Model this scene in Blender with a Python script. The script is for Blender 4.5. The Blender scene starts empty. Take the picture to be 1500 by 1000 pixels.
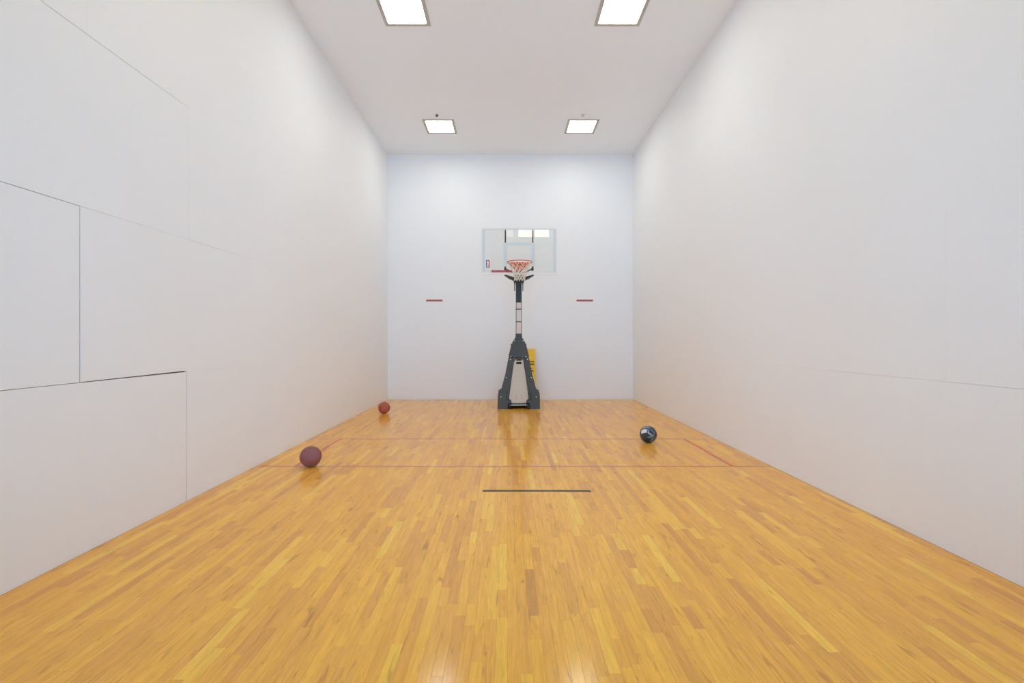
import bpy, bmesh, math, random
from mathutils import Vector, Matrix

sc = bpy.context.scene
C = sc.collection
PI = math.pi

# ------------------------------------------------------------------ camera, world, exposure
W, D0, D1, H = 3.048, -0.58, 11.61, 6.096     # half width, back wall, front wall, ceiling height
CAM = (-0.077, 0.0, 1.503)
FPX = 684.0
cd = bpy.data.cameras.new('camera')
cd.sensor_width = 36.0
cd.lens = FPX / 1500.0 * 36.0
cd.shift_x = 7.0 / 1500.0
cd.shift_y = -3.5 / 1500.0
cd.clip_start = 0.02
cam = bpy.data.objects.new('camera', cd)
cam.location = CAM
cam.rotation_euler = (PI / 2, 0, 0)
C.objects.link(cam)
sc.camera = cam

world = bpy.data.worlds.new('sky')
sc.world = world
world.use_nodes = True
bg = world.node_tree.nodes['Background']
bg.inputs['Color'].default_value = (0.42, 0.755, 1.17, 1)
bg.inputs['Strength'].default_value = 5.6

LAMP = 19.0          # radiance of the ceiling diffusers
sc.view_settings.view_transform = 'Standard'
sc.view_settings.look = 'None'
sc.view_settings.gamma = 1.0
sc.view_settings.exposure = 0.20
sc.view_settings.use_curve_mapping = False
cy = sc.cycles
cy.use_denoising = True
cy.max_bounces = 16
cy.diffuse_bounces = 8
cy.glossy_bounces = 5
cy.transparent_max_bounces = 16
cy.caustics_reflective = False
cy.caustics_refractive = False

# ------------------------------------------------------------------ materials
MATS = {}


def srgb(r, g, b):
    def f(v):
        v /= 255.0
        return v / 12.92 if v <= 0.04045 else ((v + 0.055) / 1.055) ** 2.4
    return (f(r), f(g), f(b), 1)


def new_mat(name):
    m = bpy.data.materials.new(name)
    m.use_nodes = True
    nt = m.node_tree
    p = nt.nodes['Principled BSDF']
    MATS[name] = m
    return m, nt, p


def mat(name, col, rough=0.5, metal=0.0, vary=0.06, scale=30.0, bump=0.0, bscale=200.0, spec=0.5, coords='Object'):
    """Plain colour with a little procedural unevenness and fine relief."""
    m, nt, p = new_mat(name)
    tc = nt.nodes.new('ShaderNodeTexCoord')
    n = nt.nodes.new('ShaderNodeTexNoise')
    n.inputs['Scale'].default_value = scale
    n.inputs['Detail'].default_value = 3
    nt.links.new(tc.outputs[coords], n.inputs['Vector'])
    r = nt.nodes.new('ShaderNodeMapRange')
    r.inputs[3].default_value = 1 - vary
    r.inputs[4].default_value = 1 + vary
    nt.links.new(n.outputs['Fac'], r.inputs[0])
    mx = nt.nodes.new('ShaderNodeMix')
    mx.data_type = 'RGBA'
    mx.blend_type = 'MULTIPLY'
    mx.inputs[0].default_value = 1
    mx.inputs[6].default_value = col
    nt.links.new(r.outputs[0], mx.inputs[7])
    nt.links.new(mx.outputs[2], p.inputs['Base Color'])
    p.inputs['Roughness'].default_value = rough
    p.inputs['Metallic'].default_value = metal
    p.inputs['Specular IOR Level'].default_value = spec
    if bump:
        n2 = nt.nodes.new('ShaderNodeTexNoise')
        n2.inputs['Scale'].default_value = bscale
        n2.inputs['Detail'].default_value = 2
        nt.links.new(tc.outputs[coords], n2.inputs['Vector'])
        b = nt.nodes.new('ShaderNodeBump')
        b.inputs['Strength'].default_value = bump
        b.inputs['Distance'].default_value = 0.002
        nt.links.new(n2.outputs['Fac'], b.inputs['Height'])
        nt.links.new(b.outputs['Normal'], p.inputs['Normal'])
    return m


mat('wall_paint', (0.86, 0.865, 0.87, 1), 0.55, vary=0.012, scale=1.2, bump=0.25, bscale=140, spec=0.35)
mat('ceiling_paint', (0.90, 0.91, 0.92, 1), 0.75, vary=0.012, scale=1.5, bump=0.25, bscale=120, spec=0.2)
mat('backing', (0.10, 0.09, 0.075, 1), 0.9)
mat('subfloor', srgb(120, 88, 48), 0.8)
mat('trim_metal', srgb(186, 181, 170), 0.45, 0.0)
mat('white_frame', srgb(232, 234, 232), 0.35)
mat('print_white', srgb(206, 214, 215), 0.4, vary=0.02)
mat('black_plastic', srgb(70, 75, 76), 0.6, vary=0.22, scale=90, bump=0.5, bscale=160)
mat('black_steel', srgb(44, 47, 46), 0.5, vary=0.12, scale=60, bump=0.2)
mat('rubber', srgb(34, 34, 36), 0.75, vary=0.1)
mat('hole_shade', srgb(26, 26, 25), 0.9)  # near-black colour painting the shade inside hollows that are not cut
mat('tank_plastic', srgb(203, 197, 184), 0.55, vary=0.05, scale=25, bump=0.3)
mat('steel', srgb(165, 165, 168), 0.35, 0.9)
mat('bolt_metal', srgb(225, 228, 230), 0.3, 0.6)
mat('rim_orange', srgb(224, 104, 62), 0.45, vary=0.05)
mat('net_white', srgb(236, 228, 218), 0.85)
mat('label_pink', srgb(226, 210, 206), 0.5, vary=0.05, scale=120)
mat('label_pale', srgb(222, 215, 208), 0.5, vary=0.05, scale=120)
mat('label_text', srgb(150, 120, 118), 0.6)
mat('print_blue', srgb(40, 58, 120), 0.4)
mat('print_red', srgb(190, 42, 62), 0.4)
mat('print_pure', srgb(240, 240, 240), 0.4)
mat('strip_red', srgb(158, 42, 66), 0.5, vary=0.1, scale=80)
mat('strip_pale', srgb(200, 110, 128), 0.5)
mat('tape_red', srgb(165, 82, 84), 0.6, vary=0.12, scale=40)
mat('tape_black', srgb(62, 64, 62), 0.6, vary=0.1)
mat('line_red', srgb(176, 74, 22), 0.3, vary=0.15, scale=6)
mat('line_red_bright', srgb(214, 84, 34), 0.3, vary=0.15, scale=6)
mat('sign_yellow', srgb(250, 200, 16), 0.45, vary=0.04)
mat('sign_print', srgb(46, 40, 20), 0.6)
mat('ball_maroon', srgb(140, 84, 80), 0.6, vary=0.22, scale=55, bump=0.9, bscale=260)
mat('ball_red', srgb(170, 88, 66), 0.6, vary=0.2, scale=55, bump=0.9, bscale=260)
mat('seam_maroon', srgb(112, 62, 60), 0.7)
mat('seam_red', srgb(138, 62, 46), 0.7)
mat('seam_grey', srgb(96, 104, 108), 0.5)
mat('sprinkler_dark', srgb(62, 58, 55), 0.5, 0.4)
mat('sprinkler_white', srgb(205, 202, 198), 0.5)
mat('back_frame', srgb(200, 200, 198), 0.5)


def make_wood():
    m, nt, p = new_mat('maple')
    N, L = nt.nodes, nt.links
    at = N.new('ShaderNodeAttribute')
    at.attribute_name = 'tone'
    sep = N.new('ShaderNodeSeparateColor')
    L.new(at.outputs['Color'], sep.inputs[0])
    ramp = N.new('ShaderNodeValToRGB')
    e = ramp.color_ramp.elements
    e[0].position, e[0].color = 0.0, srgb(212, 148, 72)
    e[1].position, e[1].color = 1.0, srgb(250, 195, 78)
    for pos, c in ((0.12, (226, 157, 72)), (0.32, (236, 168, 72)), (0.55, (241, 173, 70)), (0.8, (246, 180, 70))):
        k = e.new(pos)
        k.color = srgb(*c)
    L.new(sep.outputs[0], ramp.inputs[0])
    tc = N.new('ShaderNodeTexCoord')
    # grain runs along the board; every board has its own offset
    off = N.new('ShaderNodeCombineXYZ')
    mul = N.new('ShaderNodeMath')
    mul.operation = 'MULTIPLY'
    mul.inputs[1].default_value = 37.0
    L.new(sep.outputs[1], mul.inputs[0])
    L.new(mul.outputs[0], off.inputs[2])
    add = N.new('ShaderNodeVectorMath')
    L.new(tc.outputs['Object'], add.inputs[0])
    L.new(off.outputs[0], add.inputs[1])
    mp = N.new('ShaderNodeMapping')
    mp.inputs['Scale'].default_value = (70, 5, 1)
    L.new(add.outputs[0], mp.inputs[0])
    g = N.new('ShaderNodeTexNoise')
    g.inputs['Scale'].default_value = 1.0
    g.inputs['Detail'].default_value = 4
    g.inputs['Roughness'].default_value = 0.6
    g.inputs['Distortion'].default_value = 0.6
    L.new(mp.outputs[0], g.inputs['Vector'])
    gr = N.new('ShaderNodeMapRange')
    gr.inputs[1].default_value, gr.inputs[2].default_value = 0.25, 0.75
    gr.inputs[3].default_value, gr.inputs[4].default_value = 0.83, 1.12
    L.new(g.outputs['Fac'], gr.inputs[0])
    # mineral streaks and knots: rare, dark, short along the board
    mp2 = N.new('ShaderNodeMapping')
    mp2.inputs['Scale'].default_value = (26, 3.2, 1)
    L.new(add.outputs[0], mp2.inputs[0])
    k = N.new('ShaderNodeTexNoise')
    k.inputs['Scale'].default_value = 1.0
    k.inputs['Detail'].default_value = 3
    k.inputs['Distortion'].default_value = 1.2
    L.new(mp2.outputs[0], k.inputs['Vector'])
    kr = N.new('ShaderNodeMapRange')
    kr.inputs[1].default_value, kr.inputs[2].default_value = 0.62, 0.80
    kr.inputs[3].default_value, kr.inputs[4].default_value = 0.0, 0.75
    L.new(k.outputs['Fac'], kr.inputs[0])
    mx = N.new('ShaderNodeMix')
    mx.data_type = 'RGBA'
    mx.blend_type = 'MULTIPLY'
    mx.inputs[0].default_value = 1
    L.new(ramp.outputs[0], mx.inputs[6])
    L.new(gr.outputs[0], mx.inputs[7])
    st = N.new('ShaderNodeMix')
    st.data_type = 'RGBA'
    st.inputs[7].default_value = srgb(150, 92, 48)
    L.new(kr.outputs[0], st.inputs[0])
    L.new(mx.outputs[2], st.inputs[6])
    L.new(st.outputs[2], p.inputs['Base Color'])
    p.inputs['Roughness'].default_value = 0.15
    p.inputs['IOR'].default_value = 1.37
    # varnish: long, gentle waviness
    w = N.new('ShaderNodeTexNoise')
    w.inputs['Scale'].default_value = 9
    w.inputs['Detail'].default_value = 2
    L.new(tc.outputs['Object'], w.inputs['Vector'])
    b = N.new('ShaderNodeBump')
    b.inputs['Strength'].default_value = 0.03
    b.inputs['Distance'].default_value = 0.003
    L.new(w.outputs['Fac'], b.inputs['Height'])
    L.new(b.outputs['Normal'], p.inputs['Normal'])
    return m


make_wood()


def make_glass(name, tint, ior=1.5):
    """Thin clear pane: transparent body with Fresnel reflection on its faces."""
    m = bpy.data.materials.new(name)
    m.use_nodes = True
    nt = m.node_tree
    nt.nodes.clear()
    o = nt.nodes.new('ShaderNodeOutputMaterial')
    t = nt.nodes.new('ShaderNodeBsdfTransparent')
    t.inputs[0].default_value = tint
    g = nt.nodes.new('ShaderNodeBsdfGlossy')
    g.inputs['Roughness'].default_value = 0.0
    f = nt.nodes.new('ShaderNodeFresnel')
    f.inputs[0].default_value = ior
    mx = nt.nodes.new('ShaderNodeMixShader')
    nt.links.new(f.outputs[0], mx.inputs[0])
    nt.links.new(t.outputs[0], mx.inputs[1])
    nt.links.new(g.outputs[0], mx.inputs[2])
    nt.links.new(mx.outputs[0], o.inputs[0])
    MATS[name] = m


make_glass('board_glass', (0.965, 0.98, 0.975, 1), 1.52)
make_glass('window_glass', (0.93, 0.96, 0.98, 1))

m, nt, p = new_mat('diffuser')
p.inputs['Base Color'].default_value = (0.9, 0.9, 0.88, 1)
p.inputs['Emission Color'].default_value = (0.955, 0.965, 0.885, 1)
p.inputs['Emission Strength'].default_value = LAMP
for nm, k in (('lit_glass', 5.0), ('lit_glass_dim', 2.0)):      # frosted panes of the lit gallery
    m, nt, p = new_mat(nm)
    p.inputs['Base Color'].default_value = (0.8, 0.8, 0.78, 1)
    p.inputs['Emission Color'].default_value = (1.0, 0.95, 0.82, 1)
    p.inputs['Emission Strength'].default_value = k


def make_black_ball():
    m, nt, p = new_mat('ball_black')
    N, L = nt.nodes, nt.links
    tc = N.new('ShaderNodeTexCoord')
    n = N.new('ShaderNodeTexNoise')
    n.inputs['Scale'].default_value = 14
    n.inputs['Detail'].default_value = 5
    n.inputs['Distortion'].default_value = 0.8
    L.new(tc.outputs['Object'], n.inputs['Vector'])
    r = N.new('ShaderNodeValToRGB')
    e = r.color_ramp.elements
    e[0].position, e[0].color = 0.42, srgb(28, 32, 34)
    e[1].position, e[1].color = 0.64, srgb(128, 142, 148)
    k = e.new(0.55)
    k.color = srgb(52, 60, 66)
    L.new(n.outputs['Fac'], r.inputs[0])
    L.new(r.outputs[0], p.inputs['Base Color'])
    p.inputs['Roughness'].default_value = 0.42
    return m


make_black_ball()

# ------------------------------------------------------------------ mesh helpers


def link(name, me, parent=None):
    o = bpy.data.objects.new(name, me)
    C.objects.link(o)
    if parent is not None:
        o.parent = parent
    return o


def obj(name, bm, material, parent=None, origin=None, smooth=False, bevel=0.0, bseg=2, label=None):
    """One mesh object. bm is in world coordinates; origin is the thing's base point."""
    if bevel:
        bmesh.ops.remove_doubles(bm, verts=bm.verts, dist=1e-6)
        es = [e for e in bm.edges if len(e.link_faces) == 2 and e.calc_face_angle(0) > 0.5]
        bmesh.ops.bevel(bm, geom=es, offset=bevel, segments=bseg, affect='EDGES', profile=0.5, clamp_overlap=True)
    bmesh.ops.recalc_face_normals(bm, faces=bm.faces)
    loc = Vector(origin) if origin is not None else Vector((0, 0, 0))
    base = loc.copy()
    q = parent
    while q is not None:
        base += Vector(q.location)
        q = q.parent
    bmesh.ops.translate(bm, verts=bm.verts, vec=-base)
    me = bpy.data.meshes.new(name)
    bm.to_mesh(me)
    bm.free()
    ms = material if isinstance(material, (list, tuple)) else [material]
    for x in ms:
        me.materials.append(MATS[x])
    if smooth:
        for pl in me.polygons:
            pl.use_smooth = True
    o = link(name, me, parent)
    o.location = loc
    if label:
        o['label'] = label
    return o


def thing(name, label, cat, loc, group=None):
    o = bpy.data.objects.new(name, None)
    o.empty_display_size = 0.1
    C.objects.link(o)
    o.location = loc
    o['label'] = label
    o['category'] = cat
    if group:
        o['group'] = group
    return o


def tag(o, label, cat, group=None):
    o['label'] = label
    o['category'] = cat
    if group:
        o['group'] = group
    return o


def structure(o, label=None, cat=None):
    o['kind'] = 'structure'
    if label:
        o['label'] = label
    if cat:
        o['category'] = cat
    return o


def add_box(bm, x0, x1, y0, y1, z0, z1):
    v = [bm.verts.new((x, y, z)) for x in (x0, x1) for y in (y0, y1) for z in (z0, z1)]
    for f in ((0, 1, 3, 2), (4, 6, 7, 5), (0, 4, 5, 1), (2, 3, 7, 6), (0, 2, 6, 4), (1, 5, 7, 3)):
        bm.faces.new([v[i] for i in f])


def box(x0, x1, y0, y1, z0, z1):
    bm = bmesh.new()
    add_box(bm, x0, x1, y0, y1, z0, z1)
    return bm


def add_prism(bm, pts, axis, a, b):
    """Polygon pts in the plane across axis, extruded from a to b."""
    def P(u, v, w):
        return {'x': (w, u, v), 'y': (u, w, v), 'z': (u, v, w)}[axis]
    A = [bm.verts.new(P(u, v, a)) for u, v in pts]
    B = [bm.verts.new(P(u, v, b)) for u, v in pts]
    n = len(pts)
    bm.faces.new(A)
    bm.faces.new(B[::-1])
    for i in range(n):
        j = (i + 1) % n
        bm.faces.new((A[i], B[i], B[j], A[j]))


def prism(pts, axis, a, b):
    bm = bmesh.new()
    add_prism(bm, pts, axis, a, b)
    return bm


def add_tube(bm, pts, r, seg=8, closed=False, caps=True):
    pts = [Vector(p) for p in pts]
    n = len(pts)
    rings = []
    up = None
    for i, p in enumerate(pts):
        if closed:
            t = pts[(i + 1) % n] - pts[i - 1]
        else:
            t = pts[min(i + 1, n - 1)] - pts[max(i - 1, 0)]
        t.normalize()
        if up is None:
            up = Vector((0, 0, 1)) if abs(t.z) < 0.9 else Vector((1, 0, 0))
        a = t.cross(up).normalized()
        b = a.cross(t).normalized()
        up = b
        rr = r[i] if isinstance(r, (list, tuple)) else r
        rings.append([bm.verts.new(p + (a * math.cos(2 * PI * k / seg) + b * math.sin(2 * PI * k / seg)) * rr) for k in range(seg)])
    for i in range(n if closed else n - 1):
        A, B = rings[i], rings[(i + 1) % n]
        for k in range(seg):
            l = (k + 1) % seg
            bm.faces.new((A[k], A[l], B[l], B[k]))
    if not closed and caps:
        bm.faces.new(rings[0][::-1])
        bm.faces.new(rings[-1])


def tube(pts, r, seg=8, closed=False):
    bm = bmesh.new()
    add_tube(bm, pts, r, seg, closed)
    return bm


def bar(p, q, w, h):
    """Square bar from p to q, w across and h high."""
    p, q = Vector(p), Vector(q)
    t = (q - p).normalized()
    a = t.cross(Vector((0, 0, 1)))
    a = a.normalized() if a.length > 1e-4 else Vector((1, 0, 0))
    b = a.cross(t).normalized()
    bm = bmesh.new()
    vs = []
    for c in (p, q):
        for s, u in ((-1, -1), (1, -1), (1, 1), (-1, 1)):
            vs.append(bm.verts.new(c + a * s * w / 2 + b * u * h / 2))
    for f in ((3, 2, 1, 0), (4, 5, 6, 7), (0, 1, 5, 4), (1, 2, 6, 5), (2, 3, 7, 6), (3, 0, 4, 7)):
        bm.faces.new([vs[i] for i in f])
    return bm


def project(x, y, z):
    s = FPX / (y - CAM[1])
    return 743 + (x - CAM[0]) * s, 496.5 - (z - CAM[2]) * s


# ------------------------------------------------------------------ floor of maple strips
rng = random.Random(7)
floor = obj('floor', box(-W - 0.05, W + 0.05, D0 - 0.05, D1 + 0.05, -0.12, -0.02), 'subfloor')
structure(floor, 'glossy honey maple strip floor with thin red court lines', 'floor')

SW = 0.0571
planks = []
x = -W + 0.003
while x < W - 0.006:
    x1 = min(x + SW, W - 0.003)
    y = D0 - rng.uniform(0, 0.7)
    while y < D1 - 0.02:
        ln = min(1.25, max(0.2, rng.gauss(0.52, 0.26)))
        y1 = y + ln
        if y1 > D1 - 0.15:
            y1 = D1 - 0.008
        a, b = max(y, D0 + 0.006), y1
        if b - a > 0.02:
            u = rng.random()
            if u < 0.02:
                tone = rng.uniform(0.0, 0.15)
            elif u < 0.24:
                tone = rng.uniform(0.10, 0.36)
            elif u < 0.90:
                tone = rng.uniform(0.36, 0.78)
            else:
                tone = rng.uniform(0.8, 1.0)
            planks.append((x, x1, a, b, tone, rng.random()))
        y = y1
    x = x1


def shown(pl):
    """Area of a board in the photograph, clipped to its frame."""
    x0, x1, y0, y1 = pl[:4]
    y0 = max(y0, FPX * CAM[2] / (1000 - 496.5))
    if y1 <= y0:
        return 0
    tot, n = 0, 6
    for i in range(n):
        ya = y0 + (y1 - y0) * i / n
        yb = y0 + (y1 - y0) * (i + 1) / n
        (ax, ay), (bx, _) = project(x0, (ya + yb) / 2, 0), project(x1, (ya + yb) / 2, 0)
        ax, bx = max(0, ax), min(1500, bx)
        h = project(0, ya, 0)[1] - project(0, yb, 0)[1]
        tot += max(0, bx - ax) * h
    return tot


def add_plank(bm, lay, pl):
    x0, x1, y0, y1, tone, pid = pl
    g, c, zb, d = 0.00018, 0.0006, -0.019, 0.0005    # half joint, eased edge, underside, edge drop
    x0, x1, y0, y1 = x0 + g, x1 - g, y0 + g, y1 - g
    r0 = [bm.verts.new(v) for v in ((x0, y0, zb), (x1, y0, zb), (x1, y1, zb), (x0, y1, zb))]
    r1 = [bm.verts.new(v) for v in ((x0, y0, -d), (x1, y0, -d), (x1, y1, -d), (x0, y1, -d))]
    r2 = [bm.verts.new(v) for v in ((x0 + c, y0 + c, 0), (x1 - c, y0 + c, 0), (x1 - c, y1 - c, 0), (x0 + c, y1 - c, 0))]
    fs = [bm.faces.new(r0[::-1]), bm.faces.new(r2)]
    for A, B in ((r0, r1), (r1, r2)):
        for i in range(4):
            j = (i + 1) % 4
            fs.append(bm.faces.new((A[i], A[j], B[j], B[i])))
    for f in fs:
        for lp in f.loops:
            lp[lay] = (tone, pid, 0, 1)


order = sorted(range(len(planks)), key=lambda i: -shown(planks[i]))
single = set(order[:300])
rest = bmesh.new()
rl = rest.loops.layers.float_color.new('tone')
for i, pl in enumerate(planks):
    if i in single:
        bm = bmesh.new()
        add_plank(bm, bm.loops.layers.float_color.new('tone'), pl)
        obj('plank', bm, 'maple', floor)
    else:
        add_plank(rest, rl, pl)
o = obj('plank_field', rest, 'maple', floor)
o['kind'] = 'stuff'

# painted court lines, laid on the boards as a thin film
Y_SERVICE, Y_SHORT = D1 - 4.572, D1 - 6.096
film = 0.0006


def line(x0, x1, y0, y1, m, label):
    return obj('court_line', box(x0, x1, y0, y1, 0.0, film), m, floor, label=label)


line(-W + 0.01, W - 0.01, Y_SERVICE - 0.010, Y_SERVICE + 0.010, 'line_red', 'thin red service line nearer the front wall')
line(-W + 0.01, W - 0.01, Y_SHORT - 0.011, Y_SHORT + 0.011, 'line_red', 'thin red short line farther from the front wall')
for s in (-1, 1):
    line(s * 2.59 - 0.016, s * 2.59 + 0.016, Y_SHORT + 0.016, Y_SERVICE - 0.016, 'line_red_bright', 'red service box line parallel to the side wall')

# ------------------------------------------------------------------ walls
TH = 0.02       # panel thickness
Z = [0.0, 1.2, 2.43, 3.66, 4.88, H]


def wall_panels(wall, s, seams, custom):
    """Panels of 1.2 x 2.4 m in running bond on side s; custom maps (row, index) to an outline."""
    for r in range(5):
        base = seams[r]
        ys = [base + 2.438 * k for k in range(-3, 5)]
        ys = [D0] + [y for y in ys if D0 + 0.3 < y < D1 - 0.3] + [D1]
        for i in range(len(ys) - 1):
            y0, y1, z0, z1 = ys[i], ys[i + 1], Z[r], Z[r + 1]
            h = 0.00012
            pts = [(y0 + h, z0 + h), (y1 - h, z0 + h), (y1 - h, z1 - h), (y0 + h, z1 - h)]
            f = custom.get((r, i))
            if f:
                pts = f(y0, y1, z0, z1, h)
            obj('wall_panel', prism(pts, 'x', s * W, s * (W + TH)), 'wall_paint', wall)


wall_left = structure(obj('wall_left', box(-W - 0.2, -W - TH, D0 - 0.2, D1 + 0.2, -0.1, H + 0.1), 'backing'),
                      'white painted side wall with dark open panel joints', 'wall')
wall_right = structure(obj('wall_right', box(W + TH, W + 0.2, D0 - 0.2, D1 + 0.2, -0.1, H + 0.1), 'backing'),
                       'white painted side wall with barely visible panel joints', 'wall')
wall_front = structure(obj('wall_front', box(-W - TH, W + TH, D1, D1 + 0.2, -0.1, H + 0.1), 'wall_paint'),
                       'plain white end wall behind the basketball hoop', 'wall')

# left wall: rows 0,2,4 share one bond, rows 1,3 the other; some joints have opened
custL = {
    # bottom row, panel ending at y 4.33: open right edge and slightly low top edge
    (0, 1): lambda a, b, c, d, h: [(a + h, c + h), (b - 0.008, c + h), (b - 0.006, d - 0.0015), (a + h, d - 0.0015)],
    (0, 0): lambda a, b, c, d, h: [(a + h, c + h), (b - h, c + h), (b - h, d - 0.0015), (a + h, d - 0.0015)],
    # second row: panel nearest the camera and the one beyond it
    (1, 1): lambda a, b, c, d, h: [(a + h, c + 0.0022), (b - 0.005, c + 0.0022), (b - 0.004, d - 0.0045), (a + h, d - 0.0045)],
    (1, 2): lambda a, b, c, d, h: [(a + 0.0045, c + 0.004), (4.30, c + 0.011), (4.327, c + 0.011), (4.328, c + 0.0006), (b - 0.0004, c + 0.0006),
                                  (b - 0.0004, d - h), (4.0, d - 0.001), (a + 0.0015, d - 0.0018)],
    # third row: open right edge and top edge
    (2, 1): lambda a, b, c, d, h: [(a + h, c + h), (b - 0.0018, c + h), (b - 0.0018, d - 0.0038), (a + h, d - 0.0042)],
    (2, 0): lambda a, b, c, d, h: [(a + h, c + h), (b - h, c + h), (b - h, d - 0.0042), (a + h, d - 0.0042)],
    (2, 2): lambda a, b, c, d, h: [(a + h, c + 0.0016), (5.6, c + 0.0004), (b - h, c + h), (b - h, d - h), (a + h, d - h)],
    (3, 1): lambda a, b, c, d, h: [(a + h, c + h), (b - 0.0009, c + h), (b - 0.0009, d - h), (a + h, d - h)],
}
wall_panels(wall_left, -1, [4.33, 3.247, 4.35, 3.30, 4.35], custL)
custR = {
    (0, 1): lambda a, b, c, d, h: [(a + h, c + h), (b - 0.0009, c + h), (b - h, d - 0.0011), (a + h, d - 0.0009)],
    (0, 2): lambda a, b, c, d, h: [(a + h, c + h), (b - h, c + h), (b - h, d - h), (a + h, d - 0.0008)],
    (1, 1): lambda a, b, c, d, h: [(a + h, c + 0.0006), (b - 0.0009, c + 0.0006), (b - 0.0011, d - h), (a + h, d - h)],
    (3, 1): lambda a, b, c, d, h: [(a + h, c + h), (b - 0.0008, c + h), (b - 0.0011, d - h), (a + h, d - h)],
}
wall_panels(wall_right, 1, [4.40, 3.33, 4.40, 3.42, 4.40], custR)

# back wall behind the camera with a row of high gallery windows (seen mirrored in the backboard)
WZ0, WZ1 = 5.55, 5.98        # high gallery row
VZ0, VZ1 = 0.06, 3.66        # glazed court back below it
panes = [(-0.13, 0.19, WZ0, WZ1, 'lit_glass_dim'), (0.35, 0.97, WZ0, WZ1, 'lit_glass'), (1.00, 1.62, WZ0, WZ1, 'lit_glass'),
         (-2.62, -0.92, VZ0, VZ1, 'window_glass'), (-0.85, 0.85, VZ0, VZ1, 'window_glass'), (0.92, 2.62, VZ0, VZ1, 'window_glass')]
bm = bmesh.new()
for z0, z1 in ((-0.1, VZ0), (VZ1, WZ0), (WZ1, H + 0.1)):
    add_box(bm, -W - TH, W + TH, D0 - 0.2, D0, z0, z1)
for z0, z1 in ((WZ0, WZ1), (VZ0, VZ1)):
    xs = [-W - TH] + [v for q in panes if q[2] == z0 for v in q[:2]] + [W + TH]
    for i in range(0, len(xs), 2):
        add_box(bm, xs[i], xs[i + 1], D0 - 0.2, D0, z0, z1)
structure(obj('wall_back', bm, 'wall_paint'), 'white end wall with tall glazing and small lit windows above', 'wall')
for i, (a, b, z0, z1, g) in enumerate(panes):
    bm = bmesh.new()
    f = 0.02
    add_box(bm, a, a + f, D0 - 0.12, D0 - 0.04, z0, z1)
    add_box(bm, b - f, b, D0 - 0.12, D0 - 0.04, z0, z1)
    add_box(bm, a + f, b - f, D0 - 0.12, D0 - 0.04, z0, z0 + f)
    add_box(bm, a + f, b - f, D0 - 0.12, D0 - 0.04, z1 - f, z1)
    wn = structure(obj('window_%d' % (i + 1), bm, 'back_frame'), 'small lit window high in the end wall' if z0 == WZ0 else 'tall glass panel in the end wall', 'window')
    obj('pane', box(a + f, b - f, D0 - 0.083, D0 - 0.077, z0 + f, z1 - f), g, wn)

# ceiling of two boarded fields with one faint joint
ceil = structure(obj('ceiling', box(-W - TH, W + TH, D0 - 0.2, D1 + 0.2, H + TH, H + 0.2), 'backing'), 'flat white ceiling with square light panels', 'ceiling')
JX = -1.80
obj('ceiling_panel', box(-W, JX - 0.0006, D0, D1, H, H + TH), 'ceiling_paint', ceil)
obj('ceiling_panel', box(JX + 0.0006, W, D0, D1, H, H + TH), 'ceiling_paint', ceil)

# ------------------------------------------------------------------ ceiling lights
def ring(x, y, ro, ri, z0, z1):
    bm = bmesh.new()
    def sq(r, z):
        return [bm.verts.new((x + a * r, y + b * r, z)) for a, b in ((-1, -1), (1, -1), (1, 1), (-1, 1))]
    A, B, Cc, Dd = sq(ro, z1), sq(ro, z0), sq(ri, z0), sq(ri, z1)
    for P, Q in ((A, B), (B, Cc), (Cc, Dd), (Dd, A)):
        for i in range(4):
            j = (i + 1) % 4
            bm.faces.new((P[i], P[j], Q[j], Q[i]))
    return bm


LABELS = {
    (-1, 10.09): 'small-looking square ceiling light near the front wall, on the side of the two red-brown balls',
    (1, 10.09): 'small-looking square ceiling light near the front wall, on the side of the black ball',
    (-1, 6.51): 'square ceiling light cut by the frame top, on the side of the red-brown balls',
    (1, 6.51): 'square ceiling light cut by the frame top, on the side of the black ball',
    (-1, 2.93): 'square ceiling light above the camera, on the side of the red-brown balls',
    (1, 2.93): 'square ceiling light above the camera, on the side of the black ball',
}
for (s, y), lab in LABELS.items():
    x = s * 1.525
    t = thing('ceiling_light', lab, 'ceiling light', (x, y, H), 'square ceiling lights')
    obj('frame', ring(x, y, 0.330, 0.276, H - 0.014, H), 'trim_metal', t, bevel=0.002, bseg=1)
    obj('diffuser', box(x - 0.276, x + 0.276, y - 0.276, y + 0.276, H - 0.008, H - 0.001), 'diffuser', t)

for x, m, lab in ((-1.517, 'sprinkler_dark', 'small dark sprinkler head on the ceiling'), (1.473, 'sprinkler_white', 'small white sprinkler head on the ceiling')):
    y = 9.56
    t = thing('sprinkler_head', lab, 'sprinkler', (x, y, H), 'ceiling sprinklers')
    bm = bmesh.new()
    add_tube(bm, [(x, y, H), (x, y, H - 0.006)], 0.04, 16)
    obj('escutcheon', bm, 'sprinkler_white', t)
    bm = bmesh.new()
    add_tube(bm, [(x, y, H - 0.006), (x, y, H - 0.022), (x, y, H - 0.03)], [0.022, 0.016, 0.016], 10)
    obj('body', bm, m, t)
    bm = bmesh.new()
    for k in range(8):
        a = 2 * PI * k / 8
        c, d = math.cos(a), math.sin(a)
        e, f = math.cos(a + 0.5), math.sin(a + 0.5)
        add_prism(bm, [(x + c * 0.004, y + d * 0.004), (x + c * 0.026, y + d * 0.026), (x + e * 0.026, y + f * 0.026)], 'z', H - 0.034, H - 0.030)
    obj('deflector', bm, m, t)

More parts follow.
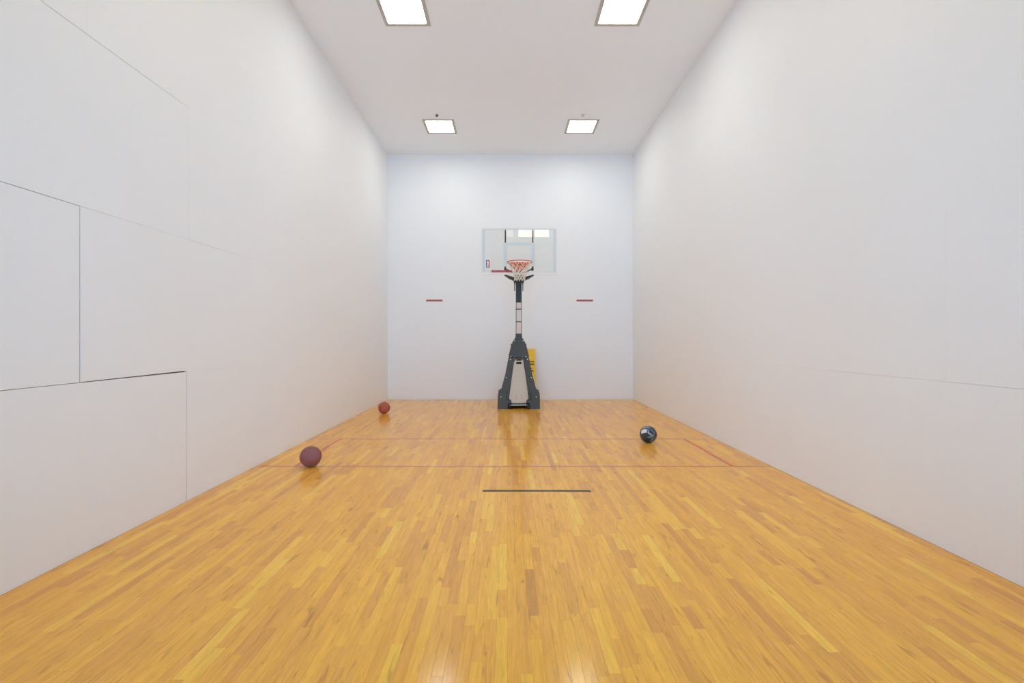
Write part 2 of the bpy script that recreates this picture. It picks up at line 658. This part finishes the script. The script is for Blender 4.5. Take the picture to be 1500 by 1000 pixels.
# ------------------------------------------------------------------ tape marks
for px, lab in ((636.2, 'short dull-red tape strip on front wall, on the side of the two red-brown balls'),
                (856.5, 'short dull-red tape strip on front wall, on the side of the black ball')):
    cx = CAM[0] + (px - 743) / 58.9
    cz = CAM[2] + (496.5 - 440) / 58.9
    bm = bmesh.new()
    n = 8
    pts = [(cx - 0.205 + 0.41 * i / n, cz - 0.024 + 0.0012 * math.sin(i * 1.7)) for i in range(n + 1)]
    pts += [(cx + 0.205 - 0.41 * i / n, cz + 0.024 + 0.0012 * math.sin(i * 2.3)) for i in range(n + 1)]
    add_prism(bm, pts, 'y', D1 - 0.0008, D1)
    tag(obj('wall_tape', bm, 'tape_red', None, (cx, D1, cz)), lab, 'tape', 'red tape strips on the front wall')

ty = FPX * CAM[2] / (718.6 - 496.5)
x0, x1 = CAM[0] + (707 - 743) / 147.7, CAM[0] + (865 - 743) / 147.7
pts = [(x0, ty - 0.026), (x0 + 0.3, ty - 0.025), (x0 + 0.7, ty - 0.027), (x1, ty - 0.030), (x1, ty + 0.020), (x0 + 0.6, ty + 0.024), (x0, ty + 0.025)]
tag(obj('floor_tape', prism(pts, 'z', 0.0, 0.0008), 'tape_black', None, ((x0 + x1) / 2, ty, 0)),
    'dark grey tape strip stuck across the wooden floor in front of the hoop', 'tape')

# ------------------------------------------------------------------ basketballs
def basketball(label, loc, r, body, seam, rot, prints=()):
    t = thing('basketball', label, 'ball', loc)
    cx, cyy, cz = loc[0], loc[1], loc[2] + r
    R = Matrix.Rotation(rot[2], 3, 'Z') @ Matrix.Rotation(rot[0], 3, 'X') @ Matrix.Rotation(rot[1], 3, 'Y')
    ctr = Vector((cx, cyy, cz))
    curves = []
    n = 64
    curves.append([Vector((math.cos(2 * PI * i / n), math.sin(2 * PI * i / n), 0)) for i in range(n)])
    curves.append([Vector((math.cos(2 * PI * i / n), 0, math.sin(2 * PI * i / n))) for i in range(n)])
    for s in (-1, 1):       # the two curved side channels
        c = []
        for i in range(n):
            a = 2 * PI * i / n
            v = Vector((s * (0.62 + 0.16 * math.cos(2 * a)), 0.72 * math.cos(a), 0.86 * math.sin(a)))
            c.append(v.normalized())
        curves.append(c)
    bm = bmesh.new()
    bmesh.ops.create_icosphere(bm, subdivisions=4, radius=1.0)
    allp = [p for c in curves for p in c]
    for v in bm.verts:          # channels pressed into the cover
        d = min((v.co - p).length_squared for p in allp)
        v.co *= r * (1 - 0.016 * math.exp(-d / 0.0022))
    for v in bm.verts:
        v.co = R @ v.co + ctr
    obj('cover', bm, body, t, smooth=True)
    for c in curves:
        bm = tube([R @ (p * r * 0.984) + ctr for p in c], r * 0.017, 6, True)
        obj('seam', bm, seam, t, smooth=True)
    v = (R @ Vector((0.25, -0.93, 0.28)).normalized())
    bm = tube([v * r * 0.985 + ctr, v * r * 1.001 + ctr], r * 0.03, 10)
    obj('valve', bm, seam, t)
    for d, u, w, h, m, lab in prints:    # printed patches curved over the cover
        d = Vector(d).normalized()
        a = Vector(u)
        a = (a - d * a.dot(d)).normalized()
        b = d.cross(a)
        bm = bmesh.new()
        k = 6
        g = [[None] * (k + 1) for _ in range(k + 1)]
        for i in range(k + 1):
            for j in range(k + 1):
                q = (d + a * (i / k - 0.5) * w + b * (j / k - 0.5) * h).normalized() * r * 1.003
                g[i][j] = bm.verts.new(q + ctr)
        for i in range(k):
            for j in range(k):
                bm.faces.new((g[i][j], g[i + 1][j], g[i + 1][j + 1], g[i][j + 1]))
        obj('print', bm, m, t, smooth=True, label=lab)
    return t


basketball('maroon rubber basketball on the floor, largest-looking and nearest of the three', (-2.392, 5.50, 0), 0.121, 'ball_maroon', 'seam_maroon', (0.5, 0.4, 0.5))
basketball('brick-red basketball on the floor in the far corner by the front wall', (-2.562, 9.43, 0), 0.118, 'ball_red', 'seam_red', (1.1, 0.2, 0.2))
BF, BR, BU = Vector((-0.29, -0.938, 0.19)), Vector((0.957, -0.29, 0.0)), Vector((0.055, 0.182, 0.982))


def bd(a, b):
    return BF * math.sqrt(max(0.02, 1 - a * a - b * b)) + BR * a + BU * b


def bx(t):
    return BR * math.cos(t) + BU * math.sin(t)


mat('ball_print_white', srgb(222, 218, 220), 0.5, vary=0.04)
mat('ball_print_grey', srgb(150, 165, 170), 0.5, vary=0.25, scale=60)
mat('ball_print_blue', srgb(84, 108, 124), 0.5, vary=0.25, scale=60)
basketball('black and grey basketball with white print, alone on its side of the floor', (1.972, 6.786, 0), 0.121, 'ball_black', 'seam_grey', (0.2, 0.5, -0.4),
           prints=((bd(-0.52, 0.32), bx(0.05), 0.82, 0.44, 'ball_print_white', 'white printed patch'),
                   (bd(0.18, 0.08), bx(-0.55), 0.60, 0.17, 'ball_print_grey', 'pale grey printed flash'),
                   (bd(0.42, 0.42), bx(-0.7), 0.85, 0.14, 'ball_print_blue', 'blue-grey printed flash'),
                   (bd(0.72, -0.05), bx(-1.3), 0.7, 0.14, 'ball_print_blue', 'blue-grey printed flash'),
                   (bd(-0.1, 0.80), bx(-0.1), 0.7, 0.13, 'ball_print_grey', 'pale grey printed flash'),
                   (bd(0.0, 0.45), bx(-1.2), 0.4, 0.10, 'ball_print_grey', 'pale grey printed flash')))

# ------------------------------------------------------------------ yellow sign leaning on the front wall behind the hoop
sx0, sx1, sz = 0.33, 0.618, 1.262
t = thing('floor_sign', 'tall yellow folding sign leaning on the wall behind the basketball hoop', 'sign', ((sx0 + sx1) / 2, 11.45, 0))


def lean(bm, lo, hi):
    """Lean a board built upright at y 0: its foot at lo, its head at hi."""
    for v in bm.verts:
        v.co.y += lo + (hi - lo) * v.co.z / sz


def sign_board(lo, hi):
    bm = bmesh.new()
    pts = [(sx0, 0), (sx0 + 0.05, 0), (sx0 + 0.07, 0.05), (sx1 - 0.07, 0.05), (sx1 - 0.05, 0), (sx1, 0), (sx1, sz - 0.006), (sx1 - 0.006, sz),
           (sx0 + 0.02, sz), (sx0, sz - 0.02)]
    add_prism(bm, pts, 'y', -0.006, 0.006)
    lean(bm, lo, hi)
    return bm


front = obj('front_board', sign_board(11.44, 11.56), 'sign_yellow', t)
obj('rear_board', sign_board(11.475, 11.584), 'sign_yellow', t)
bm = tube([(sx0 + 0.01, 11.572, sz - 0.01), (sx1 - 0.01, 11.572, sz - 0.01)], 0.008, 8)
obj('hinge', bm, 'sign_yellow', t)
for z, h, w in ((0.945, 0.022, 0.24), (0.885, 0.028, 0.235), (0.785, 0.018, 0.19), (0.72, 0.03, 0.22)):
    bm = bmesh.new()
    add_box(bm, sx0 + 0.02, sx0 + 0.02 + w, -0.0072, -0.006, z - h / 2, z + h / 2)
    lean(bm, 11.44, 11.56)
    obj('printed_bar', bm, 'sign_print', front, label='dark printed mark')

# ------------------------------------------------------------------ portable basketball hoop
HX, HY = 0.172, 10.03
hoop = thing('basketball_hoop', 'portable basketball hoop with glass backboard on a black wheeled base', 'basketball hoop', (HX, HY, 0))


def P(name, bm, m, parent=hoop, **k):
    return obj(name, bm, m, parent, **k)


# black A-shaped base cover: two legs and a cap
for s in (-1, 1):
    pts = [(0.455, 0), (0.453, 0.27), (0.440, 0.36), (0.412, 0.408), (0.377, 0.425), (0.340, 0.56), (0.296, 0.72), (0.256, 0.92), (0.222, 1.098),
           (0.0, 1.098), (0.0, 1.068), (0.100, 1.062), (0.118, 1.0), (0.224, 0.19), (0.165, 0.188), (0.165, 0.135), (0.235, 0.125), (0.238, 0)]
    leg = P('leg_cover', prism([(HX + s * a, b) for a, b in pts], 'y', HY, HY + 0.20), 'black_plastic', bevel=0.008)
    # raised dark strip painted as the shade of a moulded channel
    P('groove_shade', box(HX + s * 0.262 - 0.006, HX + s * 0.262 + 0.006, HY - 0.002, HY + 0.004, 0.18, 0.40), 'hole_shade', leg)
    # floor rail running back towards the wall
    P('base_rail', prism([(HY + 0.19, 0), (HY + 0.19, 0.40), (HY + 0.45, 0.32), (HY + 1.12, 0.24), (HY + 1.20, 0.16), (HY + 1.20, 0)], 'x',
                         HX + s * 0.25, HX + s * 0.44), 'black_plastic', bevel=0.012)
    # side brace from the cap down to the rail
    P('side_brace', prism([(HY + 0.14, 1.40), (HY + 0.20, 1.40), (HY + 0.98, 0.24), (HY + 0.86, 0.24)], 'x', HX + s * 0.14 - 0.03, HX + s * 0.14 + 0.03),
      'black_steel', bevel=0.004, bseg=1)
cap = [(0.224, 1.108), (0.205, 1.20), (0.180, 1.30), (0.150, 1.40), (0.122, 1.465), (0.092, 1.51), (0.074, 1.535)]
pts = [(HX + a, b) for a, b in cap] + [(HX - a, b) for a, b in cap[::-1]]
P('cap_cover', prism(pts, 'y', HY - 0.004, HY + 0.21), 'black_plastic', bevel=0.010)
for bx, bz in ((-0.094, 1.468), (0.096, 1.468), (-0.168, 1.128), (0.150, 1.128), (-0.180, 1.07), (0.186, 1.07),
               (-0.272, 0.675), (0.268, 0.675), (-0.385, 0.262), (0.375, 0.262)):
    y0 = HY - 0.012 if bz > 1.1 else HY - 0.008
    P('bolt', tube([(HX + bx, y0 + 0.012, bz), (HX + bx, y0 + 0.003, bz), (HX + bx, y0, bz)], [0.011, 0.011, 0.007], 10), 'bolt_metal')

# pale water tank between the legs, its front shows in the opening
front_pts = [(-0.094, 1.035), (-0.080, 1.058), (-0.062, 1.058), (-0.056, 1.040), (0.056, 1.040), (0.062, 1.058), (0.080, 1.058), (0.094, 1.035),
             (0.160, 0.60), (0.205, 0.215), (0.158, 0.185), (0.150, 0.122), (-0.150, 0.122), (-0.158, 0.185), (-0.205, 0.215), (-0.160, 0.60)]
bm = bmesh.new()
A = [bm.verts.new((HX + a * 1.03, HY + 0.03, b)) for a, b in front_pts]
B = [bm.verts.new((HX + a * 1.12, HY + 0.30, b)) for a, b in front_pts]
Cv = [bm.verts.new((HX + a * 1.15, HY + 1.15, 0.10 + (b - 0.105) * 0.26)) for a, b in front_pts]
n = len(A)
bm.faces.new(A)
bm.faces.new(Cv[::-1])
for Q, R2 in ((A, B), (B, Cv)):
    for i in range(n):
        j = (i + 1) % n
        bm.faces.new((Q[i], R2[i], R2[j], Q[j]))
tank = P('water_tank', bm, 'tank_plastic', label='pale beige plastic water tank')
P('handle_slot_shade', box(HX - 0.056, HX + 0.056, HY + 0.024, HY + 0.034, 0.965, 1.012), 'hole_shade', tank, bevel=0.003, bseg=1)  # dark block stands in for the shade inside the open slot
P('handle_slot_shade', box(HX - 0.052, HX + 0.052, HY + 0.028, HY + 0.034, 1.041, 1.070), 'hole_shade', tank)  # same painted shade, filling the notch at the tank top
for s in (-1, 1):
    for k, (dx, dz) in enumerate(((0.055, 0.28), (0.055, 0.235), (0.075, 0.255))):
        P('vent_mark', box(HX + s * dx - 0.008, HX + s * dx + 0.008, HY + 0.027, HY + 0.034, dz - 0.006, dz + 0.006), 'label_text', tank)
# bottom shelf under the tank
P('base_plate', box(HX - 0.25, HX + 0.25, HY + 0.12, HY + 1.16, 0.05, 0.10), 'black_plastic', bevel=0.005, bseg=1)

# axle with two wheels
P('axle', tube([(HX - 0.21, HY + 0.015, 0.084), (HX + 0.21, HY + 0.015, 0.084)], 0.015, 14), 'steel', smooth=False)
for s in (-1, 1):
    w = P('wheel', tube([(HX + s * 0.170, HY + 0.03, 0.068), (HX + s * 0.176, HY + 0.03, 0.068), (HX + s * 0.226, HY + 0.03, 0.068), (HX + s * 0.232, HY + 0.03, 0.068)],
                        [0.058, 0.067, 0.067, 0.058], 24), 'rubber')
    P('wheel_hub', tube([(HX + s * 0.164, HY + 0.03, 0.068), (HX + s * 0.234, HY + 0.03, 0.068)], 0.026, 16), 'black_steel', w)

# square pole with collar and paper labels
PY0, PY1, PZ0, PZ1 = HY + 0.02, HY + 0.147, 1.10, 2.96
PX = HX
hw = 0.0625
pole = P('pole', box(PX - hw, PX + hw, PY0, PY1, PZ0, PZ1), 'black_steel', bevel=0.006)
P('pole_cap', box(PX - hw - 0.003, PX + hw + 0.003, PY0 - 0.003, PY1 + 0.003, PZ1, PZ1 + 0.012), 'rubber', pole)
bm = bmesh.new()
prof = [(0.075, 1.53), (0.069, 1.575), (0.068, 1.615), (0.066, 1.62)]
vs = []
for a, z in prof:
    vs.append([bm.verts.new((PX + sx * a, (PY0 + PY1) / 2 + sy * a, z)) for sx, sy in ((-1, -1), (1, -1), (1, 1), (-1, 1))])
for A_, B_ in zip(vs, vs[1:]):
    for i in range(4):
        j = (i + 1) % 4
        bm.faces.new((A_[i], A_[j], B_[j], B_[i]))
bm.faces.new(vs[0][::-1])
bm.faces.new(vs[-1])
P('collar', bm, 'black_plastic', pole, bevel=0.003, bseg=1)
SP = FPX / PY0
for ya, yb, m in ((443.0, 451.8, 'label_pink'), (453.6, 470.2, 'label_pale'), (471.8, 488.4, 'label_pink')):
    za, zb = CAM[2] + (496.5 - ya) / SP, CAM[2] + (496.5 - yb) / SP
    lb = P('warning_label', box(PX - 0.051, PX + 0.051, PY0 - 0.0012, PY0 + 0.001, zb, za), m, pole, label='pale paper label')

# height adjuster: a thin rod on each side of the pole head with a cross bolt
for s in (-1, 1):
    P('adjuster_rod', tube([(PX + s * 0.088, PY0 + 0.02, 2.54), (PX + s * 0.088, PY0 + 0.02, 2.84)], 0.010, 8), 'black_steel')
P('cross_bolt', tube([(PX - 0.10, PY0 + 0.02, 2.69), (PX + 0.10, PY0 + 0.02, 2.69)], 0.008, 8), 'black_steel')

# ---- backboard
BY = 9.0
sB = FPX / BY
BX0, BX1 = CAM[0] + (705.2 - 743) / sB, CAM[0] + (815.8 - 743) / sB
BX = (BX0 + BX1) / 2
BZ1, BZ0 = CAM[2] + (496.5 - 333.8) / sB, CAM[2] + (496.5 - 402.0) / sB
board = P('backboard', box(BX0 + 0.008, BX1 - 0.008, BY, BY + 0.010, BZ0 + 0.008, BZ1 - 0.008), 'board_glass', label='clear glass backboard')


def rect_ring(x0, x1, z0, z1, w, y0, y1, wb=None, wt=None):
    bm = bmesh.new()
    wb = w if wb is None else wb
    wt = w if wt is None else wt
    O = ((x0, z0), (x1, z0), (x1, z1), (x0, z1))
    I = ((x0 + w, z0 + wb), (x1 - w, z0 + wb), (x1 - w, z1 - wt), (x0 + w, z1 - wt))
    L = [[bm.verts.new((a, y, b)) for a, b in q] for q, y in ((O, y0), (I, y0), (I, y1), (O, y1))]
    for k in range(4):
        A_, B_ = L[k], L[(k + 1) % 4]
        for i in range(4):
            j = (i + 1) % 4
            bm.faces.new((A_[i], A_[j], B_[j], B_[i]))
    return bm


P('frame', rect_ring(BX0, BX1, BZ0, BZ1, 0.018, BY - 0.006, BY + 0.032, 0.034, 0.024), 'white_frame', board, bevel=0.002, bseg=1, label='white metal edge frame')
P('border_print', rect_ring(BX0 + 0.018, BX1 - 0.018, BZ0 + 0.034, BZ1 - 0.024, 0.048, BY - 0.0012, BY - 0.0002, 0.004, 0.010), 'print_white', board, label='pale blue-white border line')
SX0, SX1 = CAM[0] + (737.6 - 743) / sB, CAM[0] + (783.6 - 743) / sB
SZ1, SZ0 = CAM[2] + (496.5 - 355.4) / sB, CAM[2] + (496.5 - 390.0) / sB
P('square_print', rect_ring(SX0, SX1, SZ0, SZ1, 0.070, BY - 0.0012, BY - 0.0002, 0.0005, 0.052), 'print_white', board, label='pale blue-white target square')

# league mark on the lower corner: white plate, blue and red halves, white player, letters
lx0, lx1 = CAM[0] + (711.6 - 743) / sB, CAM[0] + (717.6 - 743) / sB
lz1, lz0 = CAM[2] + (496.5 - 379.8) / sB, CAM[2] + (496.5 - 393.0) / sB
lw, lh = lx1 - lx0, lz1 - lz0


def rrect(x0, x1, z0, z1, r, n=5):
    pts = []
    for cx, cz, a0 in ((x1 - r, z0 + r, -PI / 2), (x1 - r, z1 - r, 0), (x0 + r, z1 - r, PI / 2), (x0 + r, z0 + r, PI)):
        for k in range(n):
            a = a0 + PI / 2 * k / (n - 1)
            pts.append((cx + r * math.cos(a), cz + r * math.sin(a)))
    return pts


mark = P('logo', prism(rrect(lx0, lx1, lz0, lz1, 0.018), 'y', BY - 0.0011, BY - 0.0002), 'print_pure', board, label='blue, white and red league mark')
cxm = (lx0 + lx1) / 2
e = 0.005
P('logo_field', prism([(lx0 + e, lz0 + 0.02), (lx0 + 0.02, lz0 + e), (cxm - 0.002, lz0 + e), (cxm - 0.004, lz1 - e), (lx0 + 0.02, lz1 - e), (lx0 + e, lz1 - 0.02)], 'y', BY - 0.0015, BY - 0.0010),
  'print_blue', board)
P('logo_field', prism([(cxm + 0.002, lz0 + e), (lx1 - 0.02, lz0 + e), (lx1 - e, lz0 + 0.02), (lx1 - e, lz1 - 0.02), (lx1 - 0.02, lz1 - e), (cxm + 0.002, lz1 - e)], 'y', BY - 0.0015, BY - 0.0010),
  'print_red', board)
fig = [(0.50, 0.90), (0.58, 0.93), (0.62, 0.87), (0.58, 0.81), (0.68, 0.74), (0.72, 0.60), (0.64, 0.50), (0.66, 0.40), (0.60, 0.28), (0.62, 0.10), (0.50, 0.06),
       (0.50, 0.26), (0.44, 0.34), (0.36, 0.26), (0.24, 0.22), (0.22, 0.28), (0.36, 0.42), (0.42, 0.56), (0.36, 0.66), (0.28, 0.56), (0.20, 0.58), (0.34, 0.78), (0.48, 0.80)]
P('logo_figure', prism([(lx0 + a * lw, lz0 + b * lh) for a, b in fig], 'y', BY - 0.0020, BY - 0.0014), 'print_pure', board)
for k, ch in enumerate(('N', 'B', 'A')):
    fc = bpy.data.curves.new('logo_letter', 'FONT')
    fc.body = ch
    fc.size = 0.022
    fc.extrude = 0.0003
    fo = bpy.data.objects.new('logo_letter', fc)
    C.objects.link(fo)
    dg = bpy.context.evaluated_depsgraph_get()
    me = bpy.data.meshes.new_from_object(fo.evaluated_get(dg))
    bpy.data.objects.remove(fo)
    me.materials.clear()
    me.materials.append(MATS['print_pure'])
    lo = link('logo_letter', me, board)
    lo.rotation_euler = (PI / 2, 0, 0)
    lo.location = Vector((lx0 + 0.008 + 0.0145 * k, BY - 0.0022, lz0 + 0.012)) - Vector(hoop.location)

# crimson printed strip along the lower edge
rx0, rx1 = CAM[0] + (719.8 - 743) / sB, CAM[0] + (749.8 - 743) / sB
rz0, rz1 = CAM[2] + (496.5 - 398.8) / sB, CAM[2] + (496.5 - 395.6) / sB
strip = P('printed_strip', box(rx0, rx1, BY - 0.0012, BY - 0.0002, rz0, rz1), 'strip_red', board, label='crimson lettered strip')
for a, b in ((0.10, 0.13), (0.16, 0.20), (0.24, 0.265), (0.32, 0.34), (0.40, 0.42), (0.475, 0.505), (0.57, 0.60), (0.645, 0.70), (0.76, 0.78), (0.85, 0.88), (0.92, 0.94)):
    P('strip_mark', box(rx0 + (rx1 - rx0) * a, rx0 + (rx1 - rx0) * b, BY - 0.0016, BY - 0.0011, rz0 + 0.010, rz1 - 0.008), 'strip_pale', board)

# uprights behind the glass and the four arms back to the pole
UX = 0.262
for s in (-1, 1):
    ux = BX + s * UX + (0.0 if s > 0 else -0.004)
    P('upright', box(ux - 0.013, ux + 0.013, BY + 0.012, BY + 0.045, CAM[2] + (496.5 - 395.3) / sB, CAM[2] + (496.5 - 336.5) / sB), 'black_steel', bevel=0.002, bseg=1)
    P('upright_foot', box(ux - 0.026, ux + 0.018, BY + 0.011, BY + 0.050, CAM[2] + (496.5 - 396.0) / sB, CAM[2] + (496.5 - 391.5) / sB), 'black_steel', bevel=0.003, bseg=1)
    # lower arm: broad flat bar, deeper towards the pole
    lo_a = Vector((BX + s * 0.272, BY + 0.03, CAM[2] + (496.5 - 402.6) / sB))
    lo_b = Vector((PX + s * 0.088, PY0 + 0.05, 2.80))
    bm = bmesh.new()
    ra = [bm.verts.new(lo_a + Vector((dx, 0, dz))) for dx, dz in ((-0.012, -0.014), (0.012, -0.014), (0.012, 0.010), (-0.012, 0.010))]
    mid = lo_a.lerp(lo_b, 0.45)
    rm = [bm.verts.new(mid + Vector((dx, 0, dz))) for dx, dz in ((-0.016, -0.040), (0.016, -0.040), (0.016, 0.022), (-0.016, 0.022))]
    rb = [bm.verts.new(lo_b + Vector((dx, 0, dz))) for dx, dz in ((-0.016, -0.045), (0.016, -0.045), (0.016, 0.030), (-0.016, 0.030))]
    for A_, B_ in ((ra, rm), (rm, rb)):
        for i in range(4):
            j = (i + 1) % 4
            bm.faces.new((A_[i], A_[j], B_[j], B_[i]))
    bm.faces.new(ra[::-1])
    bm.faces.new(rb)
    P('lower_arm', bm, 'black_steel', bevel=0.003, bseg=1)
    P('upper_arm', bar((ux, BY + 0.045, 2.865), (PX + s * 0.078, PY0 + 0.05, 2.92), 0.016, 0.022), 'black_steel')
    P('arm_bracket', box(min(PX + s * hw, PX + s * 0.108), max(PX + s * hw, PX + s * 0.108), PY0 + 0.02, PY0 + 0.09, 2.72, 2.95), 'black_steel')

# rim with mounting bracket
RY, RZ, RR = 8.615, 2.922, 0.2286
RXc = CAM[0] + (761.2 - 743) * RY / FPX
rim = P('rim', tube([(RXc + RR * math.cos(2 * PI * i / 48), RY + RR * math.sin(2 * PI * i / 48), RZ) for i in range(48)], 0.0085, 10, True), 'rim_orange', smooth=True, label='orange steel rim')
P('rim_plate', prism([(RXc - 0.185, RZ + 0.06), (RXc - 0.17, RZ - 0.01), (RXc - 0.045, RZ - 0.11), (RXc + 0.045, RZ - 0.11), (RXc + 0.17, RZ - 0.01), (RXc + 0.185, RZ + 0.06)], 'y', BY - 0.02, BY - 0.001),
  'rim_orange', rim, bevel=0.003, bseg=1)
bm = bmesh.new()        # breakaway housing between plate and ring
fr = [(RXc - 0.135, RY + 0.18, RZ - 0.008), (RXc + 0.135, RY + 0.18, RZ - 0.008), (RXc + 0.135, RY + 0.18, RZ + 0.006), (RXc - 0.135, RY + 0.18, RZ + 0.006)]
bk = [(RXc - 0.05, BY - 0.018, RZ - 0.10), (RXc + 0.05, BY - 0.018, RZ - 0.10), (RXc + 0.14, BY - 0.018, RZ + 0.012), (RXc - 0.14, BY - 0.018, RZ + 0.012)]
F_ = [bm.verts.new(v) for v in fr]
K_ = [bm.verts.new(v) for v in bk]
bm.faces.new(F_)
bm.faces.new(K_[::-1])
for i in range(4):
    j = (i + 1) % 4
    bm.faces.new((F_[i], K_[i], K_[j], F_[j]))
P('rim_housing', bm, 'rim_orange', rim)
for s in (-1, 1):
    P('rim_brace', bar((RXc + s * 0.17, RY + 0.15, RZ - 0.008), (RXc + s * 0.075, BY - 0.018, RZ - 0.07), 0.012, 0.016), 'rim_orange', rim)
bm = bmesh.new()
NS = 12
for k in range(NS):     # net hooks under the ring
    a = 2 * PI * k / NS
    c, d = math.cos(a), math.sin(a)
    add_tube(bm, [(RXc + (RR - 0.006) * c, RY + (RR - 0.006) * d, RZ - 0.008), (RXc + (RR - 0.012) * c, RY + (RR - 0.012) * d, RZ - 0.022), (RXc + RR * c, RY + RR * d, RZ - 0.024)], 0.003, 5)
hooks = P('net_hook', bm, 'rim_orange', rim)
hooks['kind'] = 'stuff'

# knotted string net
levels = [(0.222, -0.014), (0.186, -0.075), (0.152, -0.135), (0.126, -0.190), (0.108, -0.240), (0.099, -0.285), (0.100, -0.335)]
bm = bmesh.new()


def node(l, k):
    r_, dz = levels[l]
    a = 2 * PI * (k + 0.5 * (l % 2)) / NS
    return Vector((RXc + r_ * math.cos(a), RY + r_ * math.sin(a), RZ + dz))


for l in range(len(levels) - 1):
    for k in range(NS):
        p0 = node(l, k)
        for dk in ((0, -1) if l % 2 == 0 else (0, 1)):
            p1 = node(l + 1, k + dk)
            add_tube(bm, [p0, p0.lerp(p1, 0.5) * 1.0, p1], [0.0062, 0.0048, 0.0062], 5)
net = P('net', bm, 'net_white', rim, smooth=True, label='white string net')
